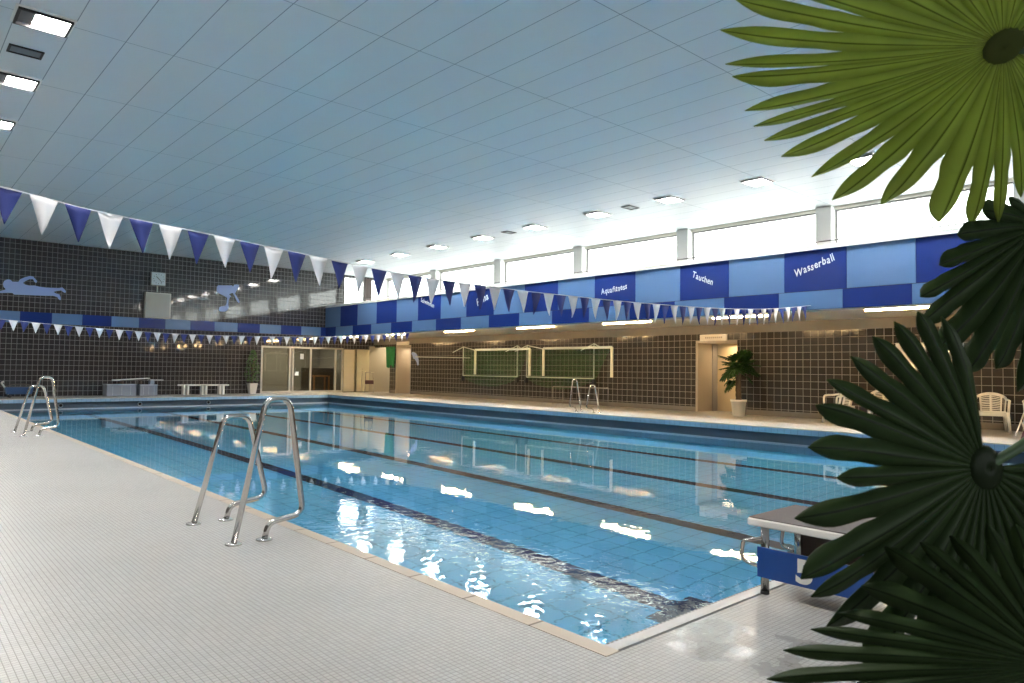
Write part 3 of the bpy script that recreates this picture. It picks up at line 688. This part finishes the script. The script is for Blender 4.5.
# water-polo goals hung on the wall ------------------------------------
def goal(label, y0, y1, grp):
    """y0 = far end, y1 = near end; front frame cream, folded net basket behind"""
    t = thing('water_polo_goal', label, 'goal', (XW-.03, y0, 0), 0, grp); L_ = y0-y1
    def tb(nm, pts, r, mt, par=t): m = MB(); m.tube(pts, r, 8); return m.build(nm, mt, par)
    A, Bq, E_ = -1.35, -4.53, -3.36
    MB().box((-.55, Bq, 1.93), (-.47, A, 2.01), 0, None, .01).build('crossbar', M['goalgrey'], t)
    for y in (A, Bq): MB().box((-.55, y-.04, .98), (-.47, y+.04, 1.97), 0, None, .01).build('goal_post', M['goalcream'], t)
    tb('base_tube', [(-.06, 0, .92), (-.06, E_, .92)], .022, M['goalgrey'])
    for y in (0, E_):
        tb('upright', [(-.06, y, .92), (-.06, y, 2.12)], .022, M['goalgrey'])
        tb('brace', [(-.06, y, 2.12), (-.51, y-.75 if y else A, 1.95)], .018, M['goalgrey'])
        tb('brace', [(-.06, y, 2.12), (-.40, y+.30, 1.88)], .018, M['goalgrey'])
    for y in (.02, E_-.02): MB().box((-.14, y-.04, .70), (-.0, y+.04, .895)).build('wall_hook', M['black'], t)
    m = MB(); vs = []; fs = []; nx, ny = 28, 14
    for j in range(ny+1):
        for i in range(nx+1):
            u, v = i/nx, j/ny; k = v**.8
            y = (A*(1-k)) + ((Bq-A)*(1-k)+E_*k)*u; sag = .42*max(0, math.sin(PI*u))**.6
            vs.append((-.50+.44*k, y, 1.93-1.01*min(1, v*1.25) - (sag*(v-.8)/.2 if v > .8 else 0)))
    for j in range(ny):
        for i in range(nx): a = j*(nx+1)+i; fs.append((a, a+1, a+nx+2, a+nx+1))
    m.add(vs, fs, 0, True); m.build('net', M['net'], t)
    m = MB(); m.add([(-.06,0,2.05),(-.5,A,1.93),(-.5,A,.98),(-.06,0,.92)], [(0,1,2,3)]); m.build('net', M['net'], t)
    return t
goal('left one of two water polo goals with green net hung on the tiled wall', 23.4, 19.9, 'water polo goals on the wall')
goal('right one of two water polo goals with green net, above the far ladder', 19.5, 15.6, 'water polo goals on the wall')
m = MB(); m.tube([(XW-.05, 27.0, 1.72), (XW-.05, 23.0, 1.66)], .018, 8); tag(m.build('wall_pole', M['goalgrey']), 'long thin pale pole along the tiled wall left of the goals', 'pole')
M['cart'] = plain('dull_metal', (.20,.185,.165), .5)
t = thing('wire_cart', 'low open metal frame cart against the wall behind the far ladder', 'cart', (XW-.45, 16.4, 0))
for y in (-1.0, 1.1):
    for x in (-.25, .25): m = MB(); m.tube([(x,y,0),(x,y,.62)], .012, 8); m.build('post', M['cart'], t)
    m = MB(); m.tube([(-.25,y,.62),(.25,y,.62)], .016, 8); m.build('top_rail', M['cart'], t)
for x in (-.25, .25):
    for z in (.12, .62): m = MB(); m.tube([(x,-1.0,z),(x,1.1,z)], .010, 8); m.build('side_rail', M['cart'], t)

# plastic garden chairs ------------------------------------------------
def plastic_chair(label, x, y, rz):
    t = thing('plastic_chair', label, 'chair', (x, y, 0), rz, 'white plastic garden chairs'); t.scale = (1.10, 1.05, 1.02)
    W = M['wplast']
    m = MB(); m.box((-.24,-.22,.395), (.24,.22,.425), 0, None, .012); m.box((-.25,.20,.34), (.25,.235,.425)); m.build('seat', W, t)
    # curved slatted back with arched top (opens towards +y = front)
    m = MB(); N_ = 13
    def bp(u, v, th):     # u across -1..1, v up 0..1
        a = u*1.0; R_ = .27+.03*v; return (R_*math.sin(a)*1.02, .06-(R_+.0)*math.cos(a)-.06*v-th, .40+v*(.42-.10*u*u))
    def patch(u0, u1, v0, v1, nu=4, nv=3, th=.014):
        vs = []; fs = []
        for s_ in (0, th):
            for j in range(nv+1):
                for i in range(nu+1): vs.append(bp(u0+(u1-u0)*i/nu, v0+(v1-v0)*j/nv, s_))
        K = (nu+1)*(nv+1)
        for j in range(nv):
            for i in range(nu):
                a = j*(nu+1)+i; fs.append((a, a+1, a+nu+2, a+nu+1)); fs.append((K+a+nu+1, K+a+nu+2, K+a+1, K+a))
        for i in range(nu): fs.append((i, K+i, K+i+1, i+1)); a = nv*(nu+1)+i; fs.append((a, a+1, K+a+1, K+a))
        for j in range(nv): a = j*(nu+1); fs.append((a, a+nu+1, K+a+nu+1, K+a)); b = a+nu; fs.append((b, K+b, K+b+nu+1, b+nu+1))
        m.add(vs, fs)
    for u in (-.62, 0, .62): patch(u-.06, u+.06, 0, .86, 1, 5)
    for k in range(9): v = .06+.09*k; patch(-.66, .66, v-.022, v+.022, 10, 1)
    patch(-1.0, 1.0, .84, 1.0, 14, 2); patch(-1.0, -.86, .0, .86, 1, 4); patch(.86, 1.0, .0, .86, 1, 4)
    m.build('backrest', W, t)
    for s in (-1, 1):
        m = MB(); m.tube(smooth_path([(s*.235,-.13,.69), (s*.275,0,.665), (s*.285,.14,.655), (s*.275,.215,.62), (s*.262,.225,.42)], 5), [.022]*21, 8); m.build('armrest', W, t)
        m = MB(); m.tube([(s*.25,.215,.42), (s*.285,.245,0)], [.032,.022], 8); m.build('leg', W, t)
        m = MB(); m.tube([(s*.215,-.19,.42), (s*.25,-.30,0)], [.032,.022], 8); m.build('leg', W, t)
    return t
plastic_chair('white plastic armchair turned sideways, left of all the chairs, seen past the palm leaf', 17.25, 7.35, .9)
plastic_chair('white plastic armchair mostly hidden by palm leaves, behind the sideways one', 17.75, 6.55, 1.9)
plastic_chair('white plastic armchair facing the pool, its slatted back fully seen right of the palm leaf', 17.72, 4.36, 1.85)
plastic_chair('white plastic armchair cut by the right picture edge', 17.85, 3.50, 1.8)
t = thing('folding_lounger', 'folded white tube lounger in front of the rightmost chair', 'lounger', (16.6, 3.35, 0))
for y in (-.22, .22):
    m = MB(); m.tube([(-.55,y,.05),(.35,y,.62)], .014, 8); m.build('side_tube', M['wplast'], t); m = MB(); m.tube([(.35,y,.0),(-.1,y,.33)], .014, 8); m.build('leg', M['wplast'], t)
MB().box((-.5,-.2,.11), (.3,.2,.14), 0, Matrix.Translation((0,0,.0)) @ Matrix.Rotation(-.56, 4, 'Y')).build('sling', plain('plum_fabric', (.12,.06,.12), .8), t)

LEAVES = {"A":{"hub":[1.463,0.334,1.785],"n":[-0.504,-0.409,-0.76],"tips":[[1.122,0.688,1.821],[1.168,0.705,1.781],[1.194,0.708,1.763],[1.256,0.716,1.717],[1.287,0.716,1.697],[1.325,0.713,1.673],[1.373,0.702,1.647],[1.448,0.674,1.613],[1.516,0.662,1.574],[1.59,0.588,1.565],[1.7,0.514,1.531],[1.752,0.462,1.525],[1.774,0.423,1.531],[1.752,0.37,1.574],[1.796,0.333,1.565],[1.807,0.277,1.588],[1.819,0.209,1.617],[1.794,0.148,1.666],[1.752,0.104,1.718],[1.681,0.08,1.778],[1.587,0.091,1.834],[1.491,0.112,1.887],[1.405,0.143,1.927],[1.322,0.19,1.957],[1.258,0.238,1.974],[1.2,0.293,1.982],[1.157,0.354,1.978],[1.128,0.414,1.964],[1.116,0.474,1.94],[1.108,0.532,1.914],[1.111,0.596,1.878],[1.1,0.646,1.858]]},"B":{"hub":[1.892,0.366,1.532],"n":[-0.456,-0.872,0.179],"tips":[[1.825,0.412,1.588],[1.747,0.445,1.55],[1.673,0.472,1.492],[1.614,0.489,1.424],[1.552,0.507,1.352],[1.538,0.504,1.305],[1.567,0.478,1.249],[1.619,0.442,1.208],[1.682,0.41,1.211],[1.733,0.374,1.169],[1.793,0.341,1.161],[1.886,0.296,1.176],[1.984,0.252,1.211],[2.086,0.213,1.283],[2.188,0.179,1.377],[2.246,0.174,1.498],[2.244,0.197,1.607],[2.189,0.243,1.688],[2.084,0.301,1.702],[1.953,0.361,1.665]]},"C":{"hub":[1.313,0.334,1.053],"n":[-0.43,-0.9,0.069],"tips":[[1.267,0.374,1.294],[1.215,0.4,1.299],[1.176,0.417,1.281],[1.134,0.435,1.255],[1.094,0.452,1.222],[1.048,0.471,1.187],[1.034,0.475,1.158],[1.013,0.481,1.097],[1.059,0.454,1.046],[0.99,0.483,0.989],[0.987,0.479,0.909],[1.004,0.468,0.877],[1.022,0.456,0.837],[1.073,0.427,0.776],[1.114,0.405,0.738],[1.164,0.379,0.713],[1.218,0.352,0.696],[1.278,0.322,0.684],[1.343,0.291,0.69],[1.412,0.26,0.711],[1.481,0.23,0.75],[1.537,0.208,0.807],[1.579,0.193,0.876],[1.592,0.193,0.958],[1.573,0.209,1.042]]},"D":{"hub":[1.085,0.2,0.845],"n":[-0.813,-0.281,0.509],"tips":[[1.16,0.26,0.997],[1.147,0.292,0.995],[1.125,0.326,0.977],[1.104,0.359,0.963],[1.084,0.4,0.954],[1.046,0.416,0.902],[1.016,0.437,0.865],[0.99,0.463,0.838],[0.962,0.489,0.807],[0.937,0.501,0.774],[0.925,0.489,0.749],[0.915,0.474,0.725],[0.909,0.457,0.705],[0.902,0.437,0.683],[0.9,0.417,0.668],[0.903,0.387,0.656],[0.908,0.354,0.646],[0.92,0.303,0.638],[0.938,0.248,0.636],[0.962,0.198,0.646],[0.989,0.151,0.664],[1.023,0.106,0.693],[1.058,0.077,0.733],[1.091,0.063,0.779],[1.118,0.064,0.823],[1.146,0.08,0.875],[1.168,0.116,0.93],[1.175,0.163,0.967],[1.171,0.223,0.995]]}}
EXPO = 0.34

# ------------------------------------------------------------------ palms
def fan_leaf(name, H, n, tips, mat, parent, split=.60, nst=26, bend=.05, wk=1.0, seed=1, r0=.03):
    H = Vector(H); n = Vector(n).normalized(); rnd = random.Random(seed)
    u = n.orthogonal().normalized(); v = n.cross(u)
    L = []
    for t in tips:
        d = Vector(t)-H; L.append((math.atan2(d.dot(v), d.dot(u)), d))
    L.sort(key=lambda q: q[0]); K = len(L); m = MB(); rib = []
    for i, (a, d) in enumerate(L):
        ga = (a-L[i-1][0]) % (2*PI); gb = (L[(i+1) % K][0]-a) % (2*PI)
        mean = 2*PI/K
        ga = (ga if ga < mean*2.4 else mean*.9)/2; gb = (gb if gb < mean*2.4 else mean*.9)/2
        r = d.length; dn = d.normalized(); side = n.cross(dn).normalized()
        sa, sb = r*split*math.tan(ga)*wk, r*split*math.tan(gb)*wk
        tip = rnd.uniform(.6, 1.5); tw = rnd.uniform(-.5, .5); curl = rnd.uniform(-.5,.5)*.03; s0 = split+rnd.uniform(-.05, .05)
        vs = []; fs = []
        for k in range(nst+1):
            t = k/nst; rr = r0+(r-r0)*t; tt = rr/r
            e = max(0, (tt-s0)/(1-s0))
            if tt <= s0: wl, wr = rr*math.tan(ga)*1.02, rr*math.tan(gb)*1.02
            else:
                f = .80+.28*e+.20*(1-min(1, e*5))
                if e > .5: f *= max(0, 1-((e-.5)/.5)**1.9)**.95
                wl, wr = sa*f*s0/split, sb*f*s0/split
                if k == nst: wl = wr = .0004
            fold = .38*min(wl, wr)
            drop = bend*r*(math.sin(tt*PI*.62)-tt*math.sin(PI*.62)) + bend*r*.5*(tip-1)*e*e
            c = H+dn*rr+n*drop+side*(curl*r*e*e)
            ang = tw*e
            sd = side*math.cos(ang)+n*math.sin(ang)
            for q, att in ((-1, .25), (-.12, .0), (0, 1), (.12, .0), (1, .25)):
                w_ = wl if q < 0 else wr
                vs.append(c+sd*q*w_+n*fold*(1-abs(q))); rib.append(att)
        for k in range(nst):
            for q in range(4): b = k*5+q; fs.append((b, b+1, b+6, b+5))
        m.add(vs, fs, 0, True)
    # boss where the segments meet the stalk
    vs = []; fs = []
    for k in range(9):
        for q in range(14):
            aa = 2*PI*q/14; th = (k-4)/4*PI/2; R_ = r0*1.3*math.cos(th)+.0005; vs.append(H+(u*math.cos(aa)+v*math.sin(aa))*R_+n*(r0*.45*math.sin(th))); rib.append(.7)
    for k in range(8):
        for q in range(14): w_ = (q+1) % 14; fs.append((k*14+q, k*14+w_, k*14+14+w_, k*14+14+q))
    m.add(vs, fs, 0, True)
    o = m.build(name, mat, parent); at = o.data.attributes.new('rib', 'FLOAT', 'POINT')
    at.data.foreach_set('value', rib)
    sd = o.modifiers.new('s', 'SOLIDIFY'); sd.thickness = .0012
    return o
def stalk(pts, r0, r1, parent, mat=None):
    P = smooth_path(pts, 8); m = MB(); m.tube(P, [r0+(r1-r0)*i/(len(P)-1) for i in range(len(P))], 8); return m.build('leaf_stalk', mat or M['stem'], parent)

CX, CY = 1.80, -.02
t = thing('fan_palm', 'large potted fan palm in the foreground whose dark green fans fill the right edge', 'palm', (0, 0, 0)); t['label'] = 'large fan palm close to the camera, its fans filling the right edge of the picture'
crown = Vector((CX, CY, 1.42))
tr = MB(); P = smooth_path([(CX+.10, CY-.06, .42), (CX+.06, CY-.04, .8), (CX+.01, CY-.01, 1.15), tuple(crown)], 8)
tr.tube(P, [.06+.006*math.sin(i*2.4) for i in range(len(P))], 14); tr.build('trunk', M['trunk'], t)
pt = MB(); pt.lathe([(.17,0),(.185,.02),(.225,.40),(.24,.41),(.24,.46),(.22,.46),(.21,.42)], (CX+.10, CY-.06, 0), 32); pt.lathe([(.0,.405),(.212,.41)], (CX+.10, CY-.06, 0), 32, 1, cap=False); pt.build('pot', [M['pot'], M['soil']], t)
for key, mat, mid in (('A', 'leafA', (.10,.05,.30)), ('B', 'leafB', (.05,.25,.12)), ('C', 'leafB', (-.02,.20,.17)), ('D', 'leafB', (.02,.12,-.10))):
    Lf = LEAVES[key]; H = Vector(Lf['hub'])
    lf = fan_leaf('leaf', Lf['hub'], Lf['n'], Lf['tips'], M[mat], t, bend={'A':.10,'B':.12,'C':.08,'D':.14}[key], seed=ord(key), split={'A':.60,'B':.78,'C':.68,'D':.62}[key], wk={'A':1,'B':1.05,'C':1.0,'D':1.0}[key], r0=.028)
    if key == 'C': pts = [tuple(H), (1.385, .275, 1.11), (1.53, .20, 1.22), (1.70, .06, 1.36), tuple(crown)]
    else:
        md = (H+crown)/2+Vector(mid)*.4; pts = [tuple(H), tuple(md), tuple(crown)]
    lf_s = stalk(pts, .008, .013, lf)
# leaves of the same palm that stay outside the picture
def generic_leaf(c, d, R_, n, mat, parent, K=26, nst=10, seed=0, sweep=5.4, bend=.1, thick=True, stalk_r=.008):
    d = Vector(d).normalized(); n = Vector(n); n = (n-d*n.dot(d)).normalized(); s = n.cross(d); rnd = random.Random(seed)
    tips = []
    for k in range(K):
        a = -sweep/2+sweep*k/(K-1); L_ = R_*(.72+.28*math.cos(a/2)**2)*rnd.uniform(.93, 1.05)
        tips.append(c+(d*math.cos(a)+s*math.sin(a))*L_-Vector((0,0,1))*.12*L_*abs(math.sin(a/2)))
    return fan_leaf('leaf', c, n, tips, mat, parent, nst=nst, bend=bend, seed=seed, r0=R_*.07)
for k, (dx, dy, dz) in enumerate(((.5,-.45,.25), (.62,.1,.45), (.05,-.62,.35), (.45,.42,.6), (.1,-.2,.75))):
    c = crown+Vector((dx, dy, dz))*.62; lf = generic_leaf(c, (dx, dy, .15), .36, (0,0,1), M['leafB'], t, seed=30+k); stalk([tuple(c), tuple((c+crown)/2+Vector((0,0,.06))), tuple(crown)], .008, .013, lf)

base_ = Vector((CX+.10, CY-.06, 0)); t.location = base_
for ch in t.children: ch.location = ch.location-base_

# potted palm by the lit doorway
t = thing('potted_palm', 'tall palm in a white pot beside the lit doorway on the far side', 'palm', (17.72, 10.30, 0))
m = MB(); m.lathe([(.155,0),(.16,.01),(.20,.38),(.215,.385),(.22,.45),(.20,.45),(.19,.41)], (0,0,0), 28); m.lathe([(.0,.405),(.195,.41)], (0,0,0), 28, 1, cap=False); m.build('pot', [M['pot'], M['soil']], t)
m = MB(); P = smooth_path([(0,0,.40),(.02,.02,.8),(-.01,0,1.25),(0,0,1.5)], 8); m.tube(P, [.075+.008*math.sin(i*2.2) for i in range(len(P))], 12); m.build('trunk', M['trunk'], t)
M['leafP'] = leafmat('palm_leaf_far', (.045,.11,.025), .3)
rnd = random.Random(5)
for k in range(30):
    a = k*2.4; el = [.9, .55, .2, -.15, -.5][k % 5]+rnd.uniform(-.1,.1); L_ = rnd.uniform(.16,.34)
    d = Vector((math.cos(a)*math.cos(el), math.sin(a)*math.cos(el), math.sin(el))); base = Vector((0,0,1.42-.05*(k % 4)))
    c = base+d*L_; n_ = Vector((-d.x*.4, -d.y*.4, 1)) if el > -.3 else Vector((d.x, d.y, .4))
    lf = generic_leaf(c, (d.x, d.y, d.z-.35), .33, n_, M['leafP'], t, K=14, nst=6, seed=k, sweep=4.4, bend=.16); m = MB(); m.tube([tuple(base), tuple(c)], .010, 6); m.build('leaf_stalk', M['stem'], lf)
for k, (a, z) in enumerate(((2.2,1.0),(2.6,.82),(-1.2,1.05),(1.2,.95))):
    base = Vector((0,0,1.2)); c = Vector((math.cos(a)*.26, math.sin(a)*.26, z)); lf = generic_leaf(c, (math.cos(a)*.5, math.sin(a)*.5, -.8), .24, (math.cos(a), math.sin(a), .5), M['leafP'], t, K=12, nst=6, seed=70+k, sweep=3.6); m = MB(); m.tube([tuple(base), tuple(c)], .008, 6); m.build('leaf_stalk', M['stem'], lf)

# weeping fig in a white pot by the glass partition
t = thing('potted_fig', 'slim leafy green plant in a white square pot beside the glass partition', 'plant', (12.17, YW-.42, 0))
m = MB(); vs = []; 
for (h, w_) in ((0,.115),(.46,.18),(.46,.16),(.40,.155)): vs += [(-w_,-w_,h),(w_,-w_,h),(w_,w_,h),(-w_,w_,h)]
fs = [(3,2,1,0)]+[(k*4+i, k*4+(i+1) % 4, k*4+4+(i+1) % 4, k*4+4+i) for k in range(3) for i in range(4)]
m.add(vs, fs); m.add([(-.157,-.157,.40),(.157,-.157,.40),(.157,.157,.40),(-.157,.157,.40)], [(0,1,2,3)], 1); m.build('pot', [M['pot'], M['soil']], t)
m = MB(); 
for k in range(4): m.tube(smooth_path([(.03*k-.05,.02*k-.03,.40),(.05*math.sin(k*2),.05*math.cos(k*2),.9),(.13*math.sin(k*2+1),.13*math.cos(k*2+1),1.5)], 5), .012, 6)
m.build('stem', M['trunk'], t)
m = MB(); rnd = random.Random(11)
for k in range(650):
    z = rnd.uniform(.55, 1.92); R_ = .30*math.sin(min(1,(1.98-z)/1.0)*PI/2)*(.65+.35*min(1,(z-.45)/.4)); a = rnd.uniform(0, 2*PI); q = R_*math.sqrt(rnd.random())
    c = Vector((q*math.cos(a), q*math.sin(a), z)); d = Vector((math.cos(a+rnd.uniform(-1,1)), math.sin(a+rnd.uniform(-1,1)), rnd.uniform(-1.1,.3))).normalized(); s = d.cross(Vector((0,0,1))).normalized(); l = rnd.uniform(.06,.10); nn = s.cross(d)
    m.add([c, c+d*l*.5+s*l*.22+nn*.008, c+d*l, c+d*l*.5-s*l*.22+nn*.008, c+d*l*.5], [(0,1,4),(1,2,4),(2,3,4),(3,0,4)], 0)
m.build('foliage', leafmat('fig_leaf', (.10,.26,.06), .3), t)

# ------------------------------------------------------------------ light
W = bpy.data.worlds.new('overcast'); S.world = W; W.use_nodes = True; nt = W.node_tree
bg = nt.nodes['Background']; bg.inputs[0].default_value = (1,.965,.91,1); bg.inputs[1].default_value = 7.4
def portal(name, loc, rot, sx, sy):
    l = bpy.data.lights.new(name, 'AREA'); l.shape = 'RECTANGLE'; l.size = sx; l.size_y = sy; l.cycles.is_portal = True
    o = bpy.data.objects.new(name, l); COL.objects.link(o); o.location = loc; o.rotation_euler = rot; return o
portal('window_daylight', (XO+.3, (Y0+YW)/2, 4.87), (0, PI/2, 0), 1.5, YW-Y0)          # faces -x
portal('window_daylight', (2.0, Y0-.3, 2.55), (PI/2, 0, 0), 8.0, 3.3)  # portal for the added near-wall windows
portal('window_daylight', (17.8, YW+.3, 4.85), (-PI/2, 0, 0), 2.2, 1.5)
def lamp(name, loc, size, power, col):
    l = bpy.data.lights.new(name, 'AREA'); l.shape = 'RECTANGLE'; l.size = size[0]; l.size_y = size[1]; l.energy = power; l.color = col
    o = bpy.data.objects.new(name, l); COL.objects.link(o); o.location = loc; return o
lamp('doorway_lamp', (XW+.75, 11.3, 2.03), (.3, .6), 8, (1,.76,.46))
lamp('back_room_lamp', (14.8, YW+1.5, 2.55), (1.6, .8), 110, (1,.9,.75))  # unseen light, added to brighten the panes of the partition
lamp('corridor_lamp', (19.4, YW-.8, 2.58), (.6, .6), 40, (1,.85,.6))  # unseen light, added to brighten the beige door leaves
lamp('doorway_lamp', (XW+.6, 28.1, 2.18), (.3, .5), 10, (1,.8,.55))

# ------------------------------------------------------------------ camera
cam = bpy.data.cameras.new('camera'); co = bpy.data.objects.new('camera', cam); COL.objects.link(co); S.camera = co
yaw, pitch, roll = math.radians(42.015), math.radians(2.269), math.radians(.723)
fw = Vector((math.sin(yaw)*math.cos(pitch), math.cos(yaw)*math.cos(pitch), math.sin(pitch))); rt = Vector((math.cos(yaw), -math.sin(yaw), 0)); upv = rt.cross(fw)
r2 = rt*math.cos(roll)+upv*math.sin(roll); u2 = upv*math.cos(roll)-rt*math.sin(roll)
mt = Matrix((r2, u2, -fw)).transposed().to_4x4(); mt.translation = Vector((0,0,1.2)); co.matrix_world = mt
cam.sensor_width = 36; cam.lens = 36*705.59/1024; cam.clip_start = .02; cam.clip_end = 200
cam.dof.use_dof = True; cam.dof.focus_distance = 9.0; cam.dof.aperture_fstop = 10

S.view_settings.view_transform = 'Standard'; S.view_settings.look = 'None'; S.view_settings.gamma = 1; S.view_settings.exposure = EXPO
S.view_settings.use_curve_mapping = False
cy = S.cycles; cy.use_denoising = True; cy.max_bounces = 12; cy.diffuse_bounces = 5; cy.glossy_bounces = 5; cy.transmission_bounces = 8; cy.transparent_max_bounces = 24
cy.sample_clamp_indirect = 60; cy.caustics_reflective = False; cy.caustics_refractive = True; cy.blur_glossy = .3
